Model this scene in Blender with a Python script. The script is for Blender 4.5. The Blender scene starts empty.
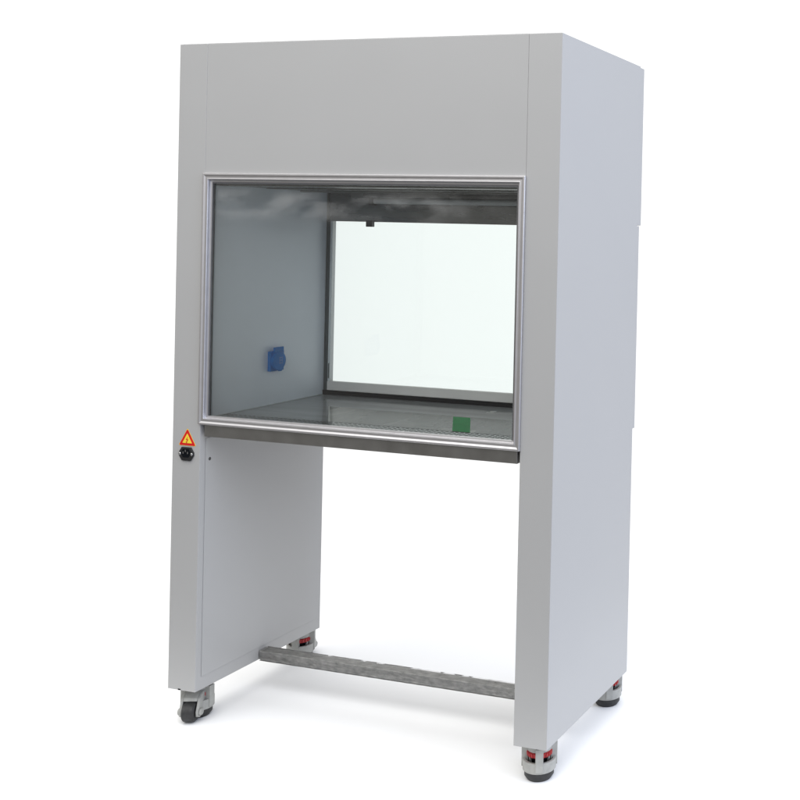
import bpy, bmesh, math, random
from mathutils import Vector, Matrix
random.seed(7)
scene = bpy.context.scene
COL = scene.collection

# ------------------------------------------------------------------ scale
S = 1.10            # cabinet width in metres; all sizes below are in cabinet widths
LIFT = 0.0877        # height of the casters (cabinet widths)
W, D, C, ZT, ZH, ZF = 1.0, 0.4576, 0.0796, 1.5473, 1.2396, 0.6424

# ------------------------------------------------------------------ camera
yaw, pitch, roll = 0.2755004, -0.0086063, 0.0241255
f = Vector((-math.sin(yaw)*math.cos(pitch), math.cos(yaw)*math.cos(pitch), math.sin(pitch)))
r = Vector((math.cos(yaw), math.sin(yaw), 0)); u = r.cross(f)
rt = r*math.cos(roll) + u*math.sin(roll); up = -r*math.sin(roll) + u*math.cos(roll)
cam_d = bpy.data.cameras.new('camera'); cam = bpy.data.objects.new('camera', cam_d); COL.objects.link(cam)
m = Matrix((rt, up, -f)).transposed().to_4x4()
m.translation = Vector((2.0223554*S, -2.1302362*S, (1.1157378+LIFT)*S))
cam.matrix_world = m
cam_d.sensor_width = 36; cam_d.lens = 36*1084.38/800
cam_d.shift_x = (400-746.41)/800; cam_d.shift_y = (247.716-400)/800
cam_d.clip_start = 0.05; cam_d.clip_end = 200
scene.camera = cam

# ------------------------------------------------------------------ exposure, studio light
scene.view_settings.view_transform = 'Standard'; scene.view_settings.look = 'None'
scene.view_settings.exposure = 0; scene.view_settings.gamma = 1
wd = bpy.data.worlds.new('World'); scene.world = wd; wd.use_nodes = True
nt = wd.node_tree; N = nt.nodes; L = nt.links
bg = N['Background']; bg.inputs[1].default_value = 1.0
tc = N.new('ShaderNodeTexCoord'); sx = N.new('ShaderNodeSeparateXYZ'); L.new(tc.outputs['Generated'], sx.inputs[0])
def wramp(sock, stops):
    n = N.new('ShaderNodeValToRGB'); L.new(sock, n.inputs[0]); e = n.color_ramp.elements
    while len(e) < len(stops): e.new(0.5)
    for el, (p, c) in zip(e, stops): el.position = p; el.color = (*c, 1)
    n.color_ramp.interpolation = 'EASE'
    return n.outputs[0]
def wmath(op, a, b):
    n = N.new('ShaderNodeMath'); n.operation = op
    for i, v in enumerate((a, b)):
        if isinstance(v, (int, float)): n.inputs[i].default_value = v
        else: L.new(v, n.inputs[i])
    return n.outputs[0]
def wmix(fac, a, b):
    n = N.new('ShaderNodeMix'); n.data_type = 'RGBA'; L.new(fac, n.inputs[0])
    for i, v in ((6, a), (7, b)):
        if isinstance(v, tuple): n.inputs[i].default_value = (*v, 1)
        else: L.new(v, n.inputs[i])
    return n.outputs[2]
z01 = wmath('MULTIPLY_ADD', sx.outputs['Z'], 0.5); z01.node.inputs[2].default_value = 0.5
y01 = wmath('MULTIPLY_ADD', sx.outputs['Y'], 0.5); y01.node.inputs[2].default_value = 0.5
x01 = wmath('MULTIPLY_ADD', sx.outputs['X'], 0.5); x01.node.inputs[2].default_value = 0.5
# the room behind the photographer: dim at eye level, brighter towards the ceiling lights
room = wramp(z01, [(0.0, (.20, .19, .18)), (0.42, (.24, .233, .222)), (0.53, (.30, .295, .285)), (0.70, (1.0, 1.0, .98)), (0.86, (1.3, 1.3, 1.28)), (1.0, (2.0, 2.0, 1.98))])
# daylight from the right
side = wramp(x01, [(0.55, (0, 0, 0)), (0.85, (1, 1, 1))])
day = wramp(z01, [(0.25, (.50, .53, .63)), (0.50, (.72, .78, .94)), (0.62, (1.1, 1.18, 1.38))])
room2 = wmix(side, room, day)
# the white paper backdrop behind the cabinet
back = wramp(y01, [(0.66, (0, 0, 0)), (0.77, (1, 1, 1))])
L.new(wmix(back, room2, (1.14, 1.14, 1.14)), bg.inputs[0])

def area(name, loc, target, size, power, color):
    ld = bpy.data.lights.new(name, 'AREA'); ld.shape = 'RECTANGLE'; ld.size, ld.size_y = size
    ld.energy = power; ld.color = color
    o = bpy.data.objects.new(name, ld); COL.objects.link(o); o.location = loc
    o.rotation_euler = (Vector(target)-Vector(loc)).to_track_quat('-Z', 'Y').to_euler()
area('overhead_fill', (0.7, -2.1, 3.7), (0.5, 0.2, 0.6), (5.0, 3.6), 116, (1, .99, .97))  # added soft light overhead, unseen, whitens the floor and lifts the front
area('window_light', (4.6, -0.3, 2.7), (0.7, 0.2, 0.95), (2.6, 2.0), 76, (.68, .78, 1.0))

scene.render.engine = 'CYCLES'
scene.cycles.max_bounces = 10; scene.cycles.transparent_max_bounces = 12

# ------------------------------------------------------------------ materials
def mat(name, color, rough=.5, metal=0, var=.04, vscale=6, bump=0, bscale=300, stretch=None, spec=.5, rvar=0, coat=0, wave=0):
    mt = bpy.data.materials.new(name); mt.use_nodes = True
    t = mt.node_tree; n = t.nodes; l = t.links; p = n['Principled BSDF']
    p.inputs['Roughness'].default_value = rough; p.inputs['Metallic'].default_value = metal
    p.inputs['Specular IOR Level'].default_value = spec
    if coat: p.inputs['Coat Weight'].default_value = coat
    co = n.new('ShaderNodeTexCoord'); mp = n.new('ShaderNodeMapping'); l.new(co.outputs['Object'], mp.inputs[0])
    if stretch: mp.inputs['Scale'].default_value = stretch
    nz = n.new('ShaderNodeTexNoise'); nz.inputs['Scale'].default_value = vscale; nz.inputs['Detail'].default_value = 6
    l.new(mp.outputs[0], nz.inputs['Vector'])
    cr = n.new('ShaderNodeValToRGB'); l.new(nz.outputs['Fac'], cr.inputs[0])
    cr.color_ramp.elements[0].position = .3; cr.color_ramp.elements[1].position = .7
    cr.color_ramp.elements[0].color = (*[c*(1-var) for c in color], 1)
    cr.color_ramp.elements[1].color = (*[min(1, c*(1+var)) for c in color], 1)
    l.new(cr.outputs[0], p.inputs['Base Color'])
    if rvar:
        mr = n.new('ShaderNodeMapRange'); l.new(nz.outputs['Fac'], mr.inputs[0])
        mr.inputs[1].default_value = .3; mr.inputs[2].default_value = .7
        mr.inputs[3].default_value = max(0, rough-rvar); mr.inputs[4].default_value = rough+rvar
        l.new(mr.outputs[0], p.inputs['Roughness'])
    if bump:
        nb = n.new('ShaderNodeTexNoise'); nb.inputs['Scale'].default_value = bscale; nb.inputs['Detail'].default_value = 3
        l.new(mp.outputs[0], nb.inputs['Vector'])
        b = n.new('ShaderNodeBump'); b.inputs['Strength'].default_value = bump; b.inputs['Distance'].default_value = .001
        l.new(nb.outputs['Fac'], b.inputs['Height']); l.new(b.outputs[0], p.inputs['Normal'])
        if wave:                                # slow waviness of thin sheet
            nw = n.new('ShaderNodeTexNoise'); nw.inputs['Scale'].default_value = 3.2; nw.inputs['Detail'].default_value = 1
            l.new(co.outputs['Object'], nw.inputs['Vector'])
            bw = n.new('ShaderNodeBump'); bw.inputs['Strength'].default_value = 1; bw.inputs['Distance'].default_value = wave
            l.new(nw.outputs['Fac'], bw.inputs['Height']); l.new(bw.outputs[0], b.inputs['Normal'])
    return mt

paint = mat('powder_coat', (.372, .370, .364), .42, var=.012, vscale=1.7, bump=.12, bscale=420, spec=.35, rvar=.05, wave=.004)
liner_m = mat('liner_paint', (.76, .83, .90), .38, var=.05, vscale=3, bump=.05, bscale=200, stretch=(1, 1, .5), rvar=.07)
steel = mat('brushed_steel', (.32, .315, .305), .40, 1, var=.08, vscale=5, bump=.02, bscale=60, stretch=(3, 3, 3), rvar=.05)
rail_m = mat('satin_steel', (.72, .72, .70), .42, .2, var=.05, vscale=5, bump=.02, bscale=60)
steel_dark = mat('ceiling_steel', (.25, .25, .245), .28, .9, var=.24, vscale=4, bump=.03, bscale=9, stretch=(1.2, 3, 7), rvar=.1)
top_m = mat('worktop_steel', (.40, .42, .425), .10, .28, spec=.32, var=.15, vscale=6, bump=.01, bscale=40, stretch=(.5, 3, 3), rvar=.04)
top_m.node_tree.nodes['Principled BSDF'].inputs['Specular Tint'].default_value = (.30, .32, .32, 1)
grille_m = mat('grille_steel', (.24, .25, .25), .11, .28, spec=.13, var=.15, vscale=6, bump=.01, bscale=40, stretch=(.5, 3, 3), rvar=.04)
grille_m.node_tree.nodes['Principled BSDF'].inputs['Specular Tint'].default_value = (.30, .32, .32, 1)
alu = mat('aluminium', (.60, .59, .60), .45, 1, var=.03, vscale=40, bump=.03, bscale=300, stretch=(1, 1, 1))
cast = mat('cast_grey', (.31, .31, .29), .45, 0, var=.10, vscale=60, bump=.2, bscale=260)
zinc = mat('zinc_plate', (.45, .45, .45), .35, 1, var=.15, vscale=60)
rubber = mat('black_rubber', (.018, .018, .018), .55, 0, var=.4, vscale=90, bump=.2, bscale=200)
blackp = mat('black_plastic', (.014, .014, .015), .32, 0, var=.2, vscale=60)
gap_m = mat('gap_black', (.006, .007, .009), .7, spec=.03)
seal_m = mat('grey_seal', (.10, .10, .105), .5)
redp = mat('red_plastic', (.34, .009, .011), .4, 0, var=.15, vscale=60)
bluep = mat('blue_plastic', (.004, .16, .50), .4, 0, spec=.15, var=.12, vscale=60)
bluel = mat('blue_mark', (.12, .22, .45), .4)
st_red = mat('sticker_red', (.58, .012, .015), .5, spec=.2); st_yel = mat('sticker_yellow', (.80, .62, .05), .4)
green = mat('green_reflection', (.01, .29, .07), .6, spec=.1, var=.08, vscale=40)  # colour of a green room reflection in the worktop
stile_m = mat('stile_dark', (.085, .10, .105), .4, .5, var=.1, vscale=20)
edge_m = mat('glass_edge_strip', (.62, .68, .70), .35)
tube_m = mat('lamp_glass', (.50, .52, .52), .2, 0)
pale_refl = mat('reflection_white', (.5, .52, .5), .6)  # pale tone for reflections drawn on the worktop
wrap_m = mat('wrapped_tube', (.44, .435, .42), .42, .15, var=.34, vscale=80, bump=.6, bscale=90, stretch=(.6, 1, 1), rvar=.15)

def glass(name, tint, haze=0):
    mt = bpy.data.materials.new(name); mt.use_nodes = True
    t = mt.node_tree; n = t.nodes; l = t.links; n.remove(n['Principled BSDF']); out = n['Material Output']
    tr = n.new('ShaderNodeBsdfTransparent'); tr.inputs[0].default_value = (*tint, 1)
    gl = n.new('ShaderNodeBsdfGlossy'); gl.inputs['Roughness'].default_value = .02
    fr = n.new('ShaderNodeFresnel'); fr.inputs[0].default_value = 1.45
    mx = n.new('ShaderNodeMixShader'); l.new(fr.outputs[0], mx.inputs[0]); l.new(tr.outputs[0], mx.inputs[1]); l.new(gl.outputs[0], mx.inputs[2])
    last = mx
    if haze:                                   # room reflections on the pane, painted as pale haze
        co = n.new('ShaderNodeTexCoord'); mp = n.new('ShaderNodeMapping'); l.new(co.outputs['Object'], mp.inputs[0])
        mp.inputs['Scale'].default_value = (3.6, 2, 8); mp.inputs['Rotation'].default_value = (0, .12, 0)
        nz = n.new('ShaderNodeTexNoise'); nz.inputs['Scale'].default_value = 2.4; nz.inputs['Detail'].default_value = 7
        nz.inputs['Distortion'].default_value = .15; l.new(mp.outputs[0], nz.inputs['Vector'])
        mr = n.new('ShaderNodeMapRange'); l.new(nz.outputs['Fac'], mr.inputs[0])
        mr.inputs[1].default_value = .42; mr.inputs[2].default_value = .72; mr.inputs[3].default_value = 0; mr.inputs[4].default_value = haze
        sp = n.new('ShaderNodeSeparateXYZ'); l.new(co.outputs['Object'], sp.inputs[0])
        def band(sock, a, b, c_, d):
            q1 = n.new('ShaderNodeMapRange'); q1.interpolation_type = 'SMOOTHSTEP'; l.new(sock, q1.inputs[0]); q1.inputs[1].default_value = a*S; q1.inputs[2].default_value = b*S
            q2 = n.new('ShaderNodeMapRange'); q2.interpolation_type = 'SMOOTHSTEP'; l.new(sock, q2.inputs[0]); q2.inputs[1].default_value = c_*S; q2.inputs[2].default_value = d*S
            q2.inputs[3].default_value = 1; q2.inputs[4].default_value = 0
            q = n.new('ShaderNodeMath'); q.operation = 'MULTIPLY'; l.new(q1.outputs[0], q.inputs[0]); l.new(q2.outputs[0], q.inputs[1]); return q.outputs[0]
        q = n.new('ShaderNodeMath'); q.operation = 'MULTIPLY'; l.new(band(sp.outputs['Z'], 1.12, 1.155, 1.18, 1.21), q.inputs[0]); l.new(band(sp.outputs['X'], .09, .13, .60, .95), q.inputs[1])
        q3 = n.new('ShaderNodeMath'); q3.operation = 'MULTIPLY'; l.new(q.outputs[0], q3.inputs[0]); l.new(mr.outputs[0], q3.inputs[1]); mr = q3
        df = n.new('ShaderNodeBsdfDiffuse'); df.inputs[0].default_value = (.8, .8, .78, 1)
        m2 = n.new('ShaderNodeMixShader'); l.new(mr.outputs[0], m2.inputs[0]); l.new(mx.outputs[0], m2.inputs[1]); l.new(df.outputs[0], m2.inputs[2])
        last = m2
    l.new(last.outputs[0], out.inputs[0]); return mt
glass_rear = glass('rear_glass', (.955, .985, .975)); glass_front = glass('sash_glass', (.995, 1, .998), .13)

# ------------------------------------------------------------------ mesh helpers (inputs in cabinet widths)
class MB:
    def __init__(s): s.bm = bmesh.new()
    def add(s, verts, faces):
        vs = [s.bm.verts.new(v) for v in verts]
        for fc in faces: s.bm.faces.new([vs[i] for i in fc])
        return s
    def box(s, x0, x1, y0, y1, z0, z1):
        v = [(x, y, z) for z in (z0, z1) for y in (y0, y1) for x in (x0, x1)]
        return s.add(v, [(0, 2, 3, 1), (4, 5, 7, 6), (0, 1, 5, 4), (2, 6, 7, 3), (0, 4, 6, 2), (1, 3, 7, 5)])
    def prism(s, pts, axis, a0, a1):
        """extrude a 2D outline along an axis; pts are the other two coordinates in xyz order"""
        def mk(p, a): q = list(p); q.insert(axis, a); return tuple(q)
        n = len(pts); v = [mk(p, a0) for p in pts] + [mk(p, a1) for p in pts]
        return s.add(v, [tuple(range(n))[::-1], tuple(range(n, 2*n))] + [(i, (i+1) % n, n+(i+1) % n, n+i) for i in range(n)])
    def lathe(s, prof, c=(0, 0, 0), axis=2, n=40, closed=False):
        """profile of (radius, height); height runs along the axis"""
        rings = []
        for (rr, h) in prof:
            ring = []
            for k in range(n):
                a = 2*math.pi*k/n; p = [rr*math.cos(a), rr*math.sin(a)]; p.insert(axis, h)
                ring.append(s.bm.verts.new([p[i]+c[i] for i in range(3)]))
            rings.append(ring)
        m_ = len(rings)
        for i in range(m_ if closed else m_-1):
            a, b = rings[i], rings[(i+1) % m_]
            for k in range(n): s.bm.faces.new((a[k], a[(k+1) % n], b[(k+1) % n], b[k]))
        if not closed: s.bm.faces.new(rings[0][::-1]); s.bm.faces.new(rings[-1])
        return s
    def build(s, name, material, parent=None, bevel=0, seg=2, smooth=True, base=None):
        bmesh.ops.recalc_face_normals(s.bm, faces=s.bm.faces[:])
        off = Vector(base) if base else Vector((0, 0, 0))
        for v in s.bm.verts: v.co = v.co*S
        me = bpy.data.meshes.new(name); s.bm.to_mesh(me); s.bm.free()
        me.materials.append(material)
        if smooth:
            me.shade_smooth(); me.set_sharp_from_angle(angle=math.radians(32))
        o = bpy.data.objects.new(name, me); COL.objects.link(o)
        if parent: o.parent = parent
        o.location = off*S
        if bevel:
            b = o.modifiers.new('bevel', 'BEVEL'); b.width = bevel*S; b.segments = seg; b.limit_method = 'ANGLE'
            b.angle_limit = math.radians(40); b.harden_normals = True
        return o

# ------------------------------------------------------------------ the cabinet
root = bpy.data.objects.new('laminar_flow_cabinet', None); COL.objects.link(root)
root.location = (0, 0, LIFT*S)
root['label'] = 'light grey laminar flow clean bench on four casters with glazed work chamber and open legroom'
root['category'] = 'clean bench'

# side cabinets: full-height hollow legs of folded sheet
for x0, name_label in ((0, 'left side cabinet with power inlet and warning sticker'), (W-C, 'right side cabinet with plain outer face')):
    sc = MB().box(x0, x0+C, 0, D, 0, ZT).build('side_cabinet', paint, root, bevel=.0011)
    sc['label'] = name_label
    # inner access panel facing the legroom, a folded lid standing a hair proud
    inner = x0+C if x0 == 0 else x0
    sgn = 1 if x0 == 0 else -1
    a, b = sorted((inner+sgn*.0002, inner+sgn*.0014))
    ip = MB().box(a, b, .018, .446, .032, .606).build('access_panel', paint, sc, bevel=.0006)
    MB().lathe([(.0042, 0), (.0042, .0012)], (inner+sgn*.0003 - (0 if sgn > 0 else .0012), .031, .554), axis=0, n=20).build('hole_plug', blackp, sc)
    # small drain slot under the front fold
    if x0 == 0: MB().box(x0+.030, x0+.0375, -.0004, .004, .0002, .0035).build('slot', gap_m, sc)

# header
hd = MB().box(C+.0002, W-C-.0002, .0003, D, 1.2225, ZT-.0012).build('header_panel', paint, root, bevel=.0004)
MB().box(.004, W-.004, .004, D-.004, ZT-.001, ZT+.0012).build('top_cover', paint, root, bevel=.0005)

# rear housings that project behind the sides
MB().box(.002, W-.0015, D+.0008, D+.030, 1.1420, ZT-.002).build('filter_housing', paint, root, bevel=.002)
MB().box(.002, W-.0012, D+.0008, D+.0165, .622, 1.1405).build('rear_cover', paint, root, bevel=.002)
# the rear cover carries the window opening: cut by building it as four strips instead
bpy.data.objects.remove(bpy.data.objects['rear_cover'])
rc = MB()
wx0, wx1, wz0, wz1 = .0935, W-.0935, .690, 1.137
rc.box(.002, wx0, D+.0008, D+.0165, .622, 1.1405).box(wx1, W-.0012, D+.0008, D+.0165, .622, 1.1405)
rc.box(wx0, wx1, D+.0008, D+.0165, .622, wz0)
rc.box(wx0, wx1, D+.0008, D+.0165, wz1, 1.1405)
rc.build('rear_cover', paint, root, bevel=.0006)

# ---- work chamber
for x0, x1 in ((C+.0002, C+.0022), (W-C-.0022, W-C-.0002)):
    MB().box(x0, x1, .012, D-.009, .6555, 1.2150).build('wall_liner', liner_m, root, bevel=.0004)
ceil = MB().box(C+.0025, W-C-.0025, .012, D-.001, 1.2156, 1.2222).build('chamber_ceiling', steel_dark, root, bevel=.0005)
# lower inner lip of the ceiling, folded channels
for y0, y1, dz in ((.030, .060, .004), (.20, .225, .003), (.33, .345, .005)):
    MB().box(C+.006, W-C-.006, y0, y1, 1.2155-dz, 1.2154).build('channel', steel_dark, ceil, bevel=.0005)

# unlit tube lamp on the chamber ceiling
lamp = MB().box(.235, W-C-.006, .395, .425, 1.2015, 1.2152).build('tube_lamp', steel_dark, root, bevel=.0012)
MB().lathe([(.0075, .262), (.0075, W-C-.016)], (0, .408, 1.1920), axis=0, n=24).build('tube', tube_m, lamp)
for xx in (.250, W-C-.018):
    MB().box(xx, xx+.012, .398, .418, 1.180, 1.2012).build('tube_holder', blackp, lamp, bevel=.001)
brk = MB().box(.195, .2345, .396, .424, 1.1980, 1.2150).build('bracket', steel, lamp, bevel=.0008)
MB().lathe([(.0030, 0), (.0026, -.0016)], (.207, .404, 1.1978), n=16).build('screw', blackp, brk)

# rear window
rwf = MB().box(C+.0025, W-C-.0025, D-.0042, D+.0004, 1.1362, 1.2145).build('rear_window', stile_m, root, bevel=.0006)
MB().box(C+.0025, .0935, D-.0085, D-.001, .6560, 1.1352).build('stile', stile_m, rwf, bevel=.0006)
MB().box(W-.0935, W-C-.0025, D-.0085, D-.001, .6560, 1.1352).build('stile', stile_m, rwf, bevel=.0006)
MB().box(.0938, W-.0938, D-.0105, D-.001, .6672, .6925).build('bottom_rail', rail_m, rwf, bevel=.0012)
MB().box(.0938, W-.0938, D-.0105, D-.0044, 1.1360, 1.2150).build('top_rail', steel_dark, rwf, bevel=.0012)
MB().box(C+.003, W-C-.003, D-.0135, D-.0108, .6556, .6672).build('gasket', gap_m, rwf)
for x0, x1 in ((.0940, .1000), (W-.1000, W-.0940)):
    MB().box(x0, x1, D-.0088, D-.0045, .6930, 1.1355).build('glazing_strip', edge_m, rwf, bevel=.0008)
MB().box(.0965, .0995, D-.0105, D-.0089, .700, .742).build('catch', stile_m, rwf, bevel=.0006)
MB().box(.0942, W-.0942, D-.0042, D-.0012, .6928, 1.1358).build('rear_glass', glass_rear, rwf)
MB().box(.217, .236, D-.024, D-.0108, 1.1225, 1.1400).build('latch', blackp, rwf, bevel=.0012)

# worktop: polished slab, perforated intake strip near the front, apron
wt = MB().box(C+.0006, W-C-.0006, .086, D-.001, .6475, .6550).build('worktop', top_m, root, bevel=.0006)
g = MB(); x_a, x_b, y_a, y_b = C+.0006, W-C-.0006, .022, .0858
rows, pitch_h = 5, (y_b-y_a)/5
cols = int((x_b-x_a)/pitch_h); px = (x_b-x_a)/cols
for i in range(cols):
    for j in range(rows):
        cx, cy = x_a+(i+.5)*px, y_a+(j+.5)*pitch_h; hr = pitch_h*.33
        outer, innr = [], []
        for k in range(16):
            a = math.pi/4 + 2*math.pi*k/16; ca, sa = math.cos(a), math.sin(a); q = max(abs(ca), abs(sa))
            outer.append((cx+ca/q*px/2, cy+sa/q*pitch_h/2, .6550)); innr.append((cx+ca*hr, cy+sa*hr, .6550))
        low = [(p[0], p[1], .6530) for p in innr]
        v = outer+innr+low
        g.add(v, [(k, (k+1) % 16, 16+(k+1) % 16, 16+k) for k in range(16)] + [(16+k, 16+(k+1) % 16, 32+(k+1) % 16, 32+k) for k in range(16)])
gm = g.build('perforated_grille', grille_m, wt, smooth=False)
MB().box(C+.001, W-C-.001, .0225, .0855, .6476, .6500).build('intake_channel', gap_m, wt)
MB().box(.0875, W-.0875, .0040, D-.002, .6125, .6470).build('apron', steel, root, bevel=.0012)
MB().box(C+.0006, W-C-.0006, .0135, .0218, .6475, .6552).build('front_edge', steel, wt, bevel=.0008)
# rear window and dark room mirrored in the worktop, painted on a flat sheet
reflection_m = bpy.data.materials.new('reflected_room'); reflection_m.use_nodes = True
t = reflection_m.node_tree; n = t.nodes; l = t.links; p = n['Principled BSDF']
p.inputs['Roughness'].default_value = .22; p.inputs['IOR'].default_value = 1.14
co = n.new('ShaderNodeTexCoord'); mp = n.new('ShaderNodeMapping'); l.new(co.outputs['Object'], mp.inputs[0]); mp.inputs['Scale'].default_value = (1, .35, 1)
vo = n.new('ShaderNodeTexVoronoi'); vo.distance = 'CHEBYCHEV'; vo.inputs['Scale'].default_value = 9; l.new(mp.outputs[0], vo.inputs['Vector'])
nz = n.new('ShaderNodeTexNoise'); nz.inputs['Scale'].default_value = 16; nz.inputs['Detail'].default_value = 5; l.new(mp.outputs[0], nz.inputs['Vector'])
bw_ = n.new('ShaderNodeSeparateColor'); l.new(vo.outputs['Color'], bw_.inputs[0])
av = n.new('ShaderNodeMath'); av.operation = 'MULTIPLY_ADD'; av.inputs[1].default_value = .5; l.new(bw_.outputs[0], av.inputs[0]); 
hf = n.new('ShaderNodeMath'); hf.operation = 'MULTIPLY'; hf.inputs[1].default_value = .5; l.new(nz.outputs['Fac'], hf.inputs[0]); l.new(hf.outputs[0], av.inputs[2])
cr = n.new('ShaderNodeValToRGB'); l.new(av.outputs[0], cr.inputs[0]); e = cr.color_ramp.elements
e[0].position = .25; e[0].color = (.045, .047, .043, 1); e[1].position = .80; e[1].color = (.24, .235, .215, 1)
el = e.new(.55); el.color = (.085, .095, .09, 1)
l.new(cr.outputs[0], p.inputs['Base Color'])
sh = MB().prism([(.2330, .2740), (.9120, .2740), (.9120, .0875), (.3760, .0875)], 2, .6551, .6554).build('window_reflection', reflection_m, wt, smooth=False)
MB().prism([(.2296, .2750), (.2326, .2750), (.3750, .0875), (.3690, .0875)], 2, .6551, .6556).build('reflection_edge', pale_refl, wt, smooth=False)  # pale border line of the mirrored window, drawn as a strip
MB().box(C+.0024, C+.0044, .0225, D-.0145, .6552, .6572).build('sealant_bead', edge_m, wt, bevel=.0005)
# green and pale room reflections, put on the worktop as flat coloured pieces
MB().prism([(.6000, .262), (.6480, .262), (.7480, .088), (.7020, .088)], 2, .6557, .6560).build('green_reflection', green, wt, smooth=False)
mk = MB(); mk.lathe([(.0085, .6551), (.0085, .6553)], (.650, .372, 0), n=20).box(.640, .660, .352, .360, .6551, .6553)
mk.build('pale_reflection', pale_refl, wt, smooth=False)

# ---- aluminium sash frame, a mitred profile
fr = MB(); fx0, fx1, fz0, fz1 = .0770, .9215, ZF, ZH
prof = [(0, .0), (0, -.0052), (.0010, -.0064), (.0042, -.0064), (.0054, -.0058), (.0080, -.0045), (.0118, -.0045), (.0126, -.0050), (.0142, -.0050),
        (.0150, -.0030), (.0162, .0030), (.0205, .0036), (.0205, .0120), (.0040, .0120), (.0040, .0)]
loops = []
for (o_, y_) in prof:
    loops.append([fr.bm.verts.new(p) for p in ((fx0+o_, y_, fz0+o_), (fx1-o_, y_, fz0+o_), (fx1-o_, y_, fz1-o_), (fx0+o_, y_, fz1-o_))])
for i in range(len(loops)):
    a, b = loops[i], loops[(i+1) % len(loops)]
    for k in range(4): fr.bm.faces.new((a[k], a[(k+1) % 4], b[(k+1) % 4], b[k]))
frame = fr.build('sash_frame', alu, root, smooth=False, bevel=.0003)
MB().box(fx0+.0195, fx1-.0195, .0052, .0092, fz0+.0195, fz1-.0195).build('sash_glass', glass_front, frame)
gk = MB()
for (a, b, c, d) in ((fx0+.0207, fx0+.0225, fz0+.0207, fz1-.0207), (fx1-.0225, fx1-.0207, fz0+.0207, fz1-.0207),
                     (fx0+.0226, fx1-.0226, fz1-.0240, fz1-.0207)):
    gk.box(a, b, .0030, .0120, c, d)
gk.build('seal', seal_m, frame)

# ---- crossbar between the legs, still in its film
MB().box(C+.002, W-C-.002, .2150, .2440, 0.000, .0235).build('crossbar', wrap_m, root, bevel=.0018)
cb = bpy.data.objects['crossbar']; cb['label'] = 'foot crossbar wrapped in crumpled clear film'
def crumple(x0, x1, seed, nx=90):
    """thin loose film skin round the bar"""
    rnd = random.Random(seed); b = MB(); rings = []
    y0, y1, z0, z1 = .2137, .2453, -.0013, .0248
    base = []
    for k in range(8): base.append((y0+(y1-y0)*k/8, z0, 0, -1))
    for k in range(6): base.append((y1, z0+(z1-z0)*k/6, 1, 0))
    for k in range(8): base.append((y1-(y1-y0)*k/8, z1, 0, 1))
    for k in range(6): base.append((y0, z1-(z1-z0)*k/6, -1, 0))
    for i in range(nx+1):
        x = x0+(x1-x0)*i/nx
        rings.append([b.bm.verts.new((x+rnd.uniform(-.0012, .0012), y+ny*rnd.uniform(-.0001, .0008), z+nz*rnd.uniform(-.0001, .0003))) for (y, z, ny, nz) in base])
    n = len(base)
    for i in range(nx):
        for k in range(n): b.bm.faces.new((rings[i][k], rings[i][(k+1) % n], rings[i+1][(k+1) % n], rings[i+1][k]))
    return b
film = bpy.data.materials.new('clear_film'); film.use_nodes = True
t = film.node_tree; n = t.nodes; l = t.links; n.remove(n['Principled BSDF'])
tr = n.new('ShaderNodeBsdfTransparent'); gl = n.new('ShaderNodeBsdfGlossy'); gl.inputs['Roughness'].default_value = .22
gl.inputs[0].default_value = (.6, .6, .6, 1)
fn = n.new('ShaderNodeFresnel'); fn.inputs[0].default_value = 1.5; mxs = n.new('ShaderNodeMixShader')
l.new(fn.outputs[0], mxs.inputs[0]); l.new(tr.outputs[0], mxs.inputs[1]); l.new(gl.outputs[0], mxs.inputs[2]); l.new(mxs.outputs[0], n['Material Output'].inputs[0])
crumple(C+.003, W-C-.003, 3, 64).build('film_wrap', film, cb, smooth=False)

# ---- warning sticker
def tri(inset_r, R, cx=.0436, cz=.6022, corner=.0032, hx=1.0):
    pts = []
    ax = [(0, .0281), (-.0255, -.0142), (.0255, -.0142)]
    k = R
    ax = [(a*k, b*k) for a, b in ax]
    for i in range(3):
        P = Vector(ax[i]); A = Vector(ax[i-1]); B = Vector(ax[(i+1) % 3])
        p0 = P+(A-P).normalized()*corner*1.5; p1 = P+(B-P).normalized()*corner*1.5
        for s_ in range(6):
            t_ = s_/5; q = p0*(1-t_)**2+P*2*t_*(1-t_)+p1*t_**2
            pts.append((cx+q.x, cz+q.y))
    return pts
ws = MB().prism(tri(0, 1.0), 1, -.0005, -.0002).build('warning_sticker', st_yel, root, smooth=False)
MB().prism(tri(0, .945), 1, -.0008, -.0006).build('red_border', st_red, ws, smooth=False)
MB().prism(tri(0, .55, corner=.0008), 1, -.0011, -.0009).build('yellow_field', st_yel, ws, smooth=False)
bolt = [(.0022, .0115), (-.0044, .0020), (-.0012, .0024), (-.0032, -.0040), (-.0052, -.0032), (-.0026, -.0076), (.0004, -.0044), (-.0014, -.0044), (.0024, .0010),
        (.0050, .0012), (.0020, -.0052), (.0030, -.0055), (.0062, .0034), (.0012, .0034), (.0030, .0108)]
bolt = [(.0024, .0112), (-.0046, .0022), (-.0004, .0012), (-.0034, -.0046), (-.0050, -.0036), (-.0026, -.0078), (.0008, -.0058), (-.0012, -.0050), (.0040, .0030), (-.0004, .0040)]
MB().prism([(.0436+a*.85, .6008+b*.82) for a, b in bolt], 1, -.0014, -.0012).build('lightning_bolt', st_red, ws, smooth=False)

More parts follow.
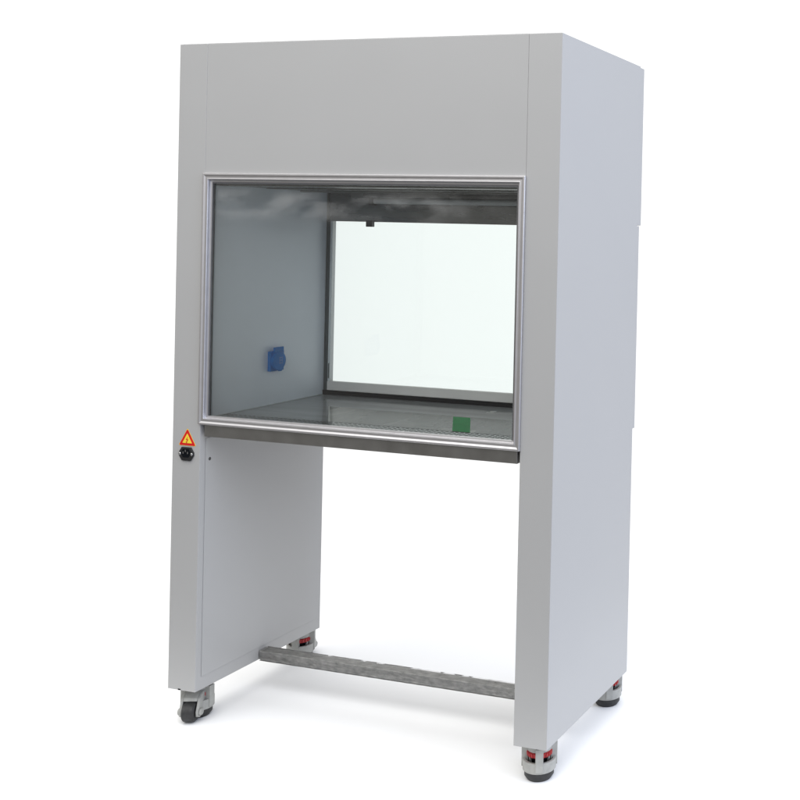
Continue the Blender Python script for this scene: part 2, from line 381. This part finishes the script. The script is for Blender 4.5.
# ---- power inlet
def inlet_outline(k, cx=.0430, cz=.5690):
    p = [(-.0150, .0190), (.0150, .0190), (.0190, .0120), (.0240, .0040), (.0240, -.0040), (.0170, -.0150), (.0140, -.0195), (-.0140, -.0195), (-.0170, -.0150), (-.0240, -.0040), (-.0240, .0040), (-.0190, .0120)]
    return [(cx+a*k*.88, cz+b*k*.84) for a, b in p]
pi_ = MB().prism(inlet_outline(1), 1, -.0040, .0002).build('power_inlet', blackp, root, bevel=.0008)
MB().prism(inlet_outline(.62, cz=.5708), 1, -.0046, -.0041).build('socket_recess', gap_m, pi_)
for dx, dz in ((-.0065, .0015), (0, .0060), (.0065, .0015)):
    MB().box(.0430+dx-.0012, .0430+dx+.0012, -.0058, -.0047, .5705+dz-.0026, .5705+dz+.0026).build('pin', zinc, pi_)
for dx in (-.0170, .0170):
    MB().lathe([(.0034, 0), (.0034, -.0012), (.0022, -.0022)], (.0430+dx, -.0040, .5690), axis=1, n=18).build('screw', zinc, pi_)

# ---- blue socket on the left chamber wall
yb, zb = .2480, .7700; xw = C+.0023
so = MB().box(xw, xw+.0100, yb-.0255, yb+.0255, zb-.0275, zb+.0245).build('wall_socket', bluep, root, bevel=.0018)
lid = MB().lathe([(.0250, 0), (.0250, .0050), (.0235, .0068), (.0180, .0074)], (xw+.0102, yb, zb-.001), axis=0, n=44).build('socket_lid', bluep, so)
MB().box(xw+.0102, xw+.0160, yb-.0170, yb+.0170, zb+.0205, zb+.0350).build('hinge', bluep, so, bevel=.0015)
MB().box(xw+.0102, xw+.0140, yb+.002, yb+.014, zb-.0290, zb-.0245).build('lid_tab', bluep, so, bevel=.001)
mk = MB(); xm = xw+.0177
for a, b, c, d in ((-.0055, -.0040, -.009, .009), (.0040, .0055, -.009, .009), (-.0039, .0039, .0065, .0080), (-.0039, .0039, -.0007, .0007), (-.0039, .0039, -.0080, -.0065)):
    mk.box(xm, xm+.0003, yb+.004+a, yb+.004+b, zb+c, zb+d)
mk.build('lid_mark', bluel, so, smooth=False)

# ------------------------------------------------------------------ casters
def caster_parts(parent_root, x, y, ang):
    e = bpy.data.objects.new('caster', None)
    # housing is the caster's mesh; origin at the plate under the cabinet
    h = MB()
    h.lathe([(.030, 0), (.030, -.0080), (.0265, -.0100), (.0265, -.0270), (.0240, -.0280)], n=40)       # swivel collar
    h.lathe([(.0365, -.0480), (.0365, -.0730), (.0345, -.0755), (.0300, -.0755), (.0300, -.0480)], n=48, closed=True)  # foot cup
    for a in (0, 105, 255):                                               # posts down to the cup
        a = math.radians(a+90); cx_, cy_ = math.cos(a), math.sin(a)
        tx, ty = -cy_, cx_
        pts = [(cx_*.0235+tx*.0085, cy_*.0235+ty*.0085), (cx_*.0235-tx*.0085, cy_*.0235-ty*.0085), (cx_*.0385-tx*.0085, cy_*.0385-ty*.0085), (cx_*.0385+tx*.0085, cy_*.0385+ty*.0085)]
        h.prism(pts, 2, -.0700, -.0120)
    # fork: two side cheeks with an arch over the wheel, on the -y side
    for sgn in (-1, 1):
        a, b = sorted((sgn*.0165, sgn*.0225))
        out = [(-.010, -.0215), (-.030, -.0240), (-.0440, -.0340), (-.0500, -.0520), (-.0560, -.0660), (-.0545, -.0790), (-.0440, -.0850), (-.0320, -.0830), (-.0200, -.0740), (.000, -.0700), (.010, -.0480), (.002, -.0300)]
        h.prism(out, 0, a, b)
        h.lathe([(.0095, 0), (.0095, sgn*.0040), (.0070, sgn*.0060)], (sgn*.0224, -.0430, -.0700), axis=0, n=20)
    h.prism([(-.008, -.0205), (-.030, -.0228), (-.0450, -.0330), (-.0480, -.0410), (-.0420, -.0400), (-.030, -.0330), (-.008, -.0310)], 0, -.0164, .0164)
    o = h.build('caster', cast, parent_root, bevel=.0012)
    o.location = Vector((x, y, -.0004))*S; o.rotation_euler.z = ang; o.scale.z = .893
    w = MB().lathe([(.0120, -.0145), (.0235, -.0145), (.0270, -.0115), (.0280, -.0060), (.0280, .0060), (.0270, .0115), (.0235, .0145), (.0120, .0145)], (0, -.0400, -.0696), axis=0, n=44)
    w.build('wheel', rubber, o)
    d = MB(); prof = []
    d.lathe([(.0245, -.0285), (.0262, -.0300), (.0262, -.0395), (.0245, -.0410)], n=40)
    for k in range(20):
        a = 2*math.pi*k/20
        d.lathe([(.0024, -.0303), (.0024, -.0390)], (math.cos(a)*.0262, math.sin(a)*.0262, 0), n=8)
    d.build('adjusting_dial', redp, o)
    MB().lathe([(.0120, -.0420), (.0120, -.0600), (.0260, -.0620), (.0290, -.0740), (.0325, -.0765), (.0325, -.0880), (.0270, -.0972)], n=44).build('foot_pad', rubber, o)
    MB().lathe([(.0215, -.0418), (.0215, -.0470)], n=32).build('lock_nut', gap_m, o)
    return o
c0 = caster_parts(root, .026, .070, math.radians(20))
c0['label'] = 'front left caster with its black wheel turned forward'
def copy_caster(x, y, ang, label):
    c = c0.copy(); COL.objects.link(c); c.location = Vector((x, y, -.0004))*S; c.rotation_euler.z = ang; c['label'] = label
    for ch in c0.children:
        k = ch.copy(); COL.objects.link(k); k.parent = c
copy_caster(.9560, .0560, math.radians(206), 'front right caster standing on its black levelling foot')
copy_caster(.9480, .4550, math.radians(212), 'rear right caster mostly hidden behind the side')
copy_caster(.0270, .4450, math.radians(195), 'rear left caster showing its red dial above the crossbar')

# ------------------------------------------------------------------ setting
fl = MB().add([(-.45, -.24, 0), (1.45, -.24, 0), (1.45, 1.1, 0), (-.45, 1.1, 0)], [(0, 1, 2, 3)]).build('floor', mat('white_paper', (.86, .86, .86), .8, var=.0, spec=.1), None, smooth=False)
fl['kind'] = 'structure'
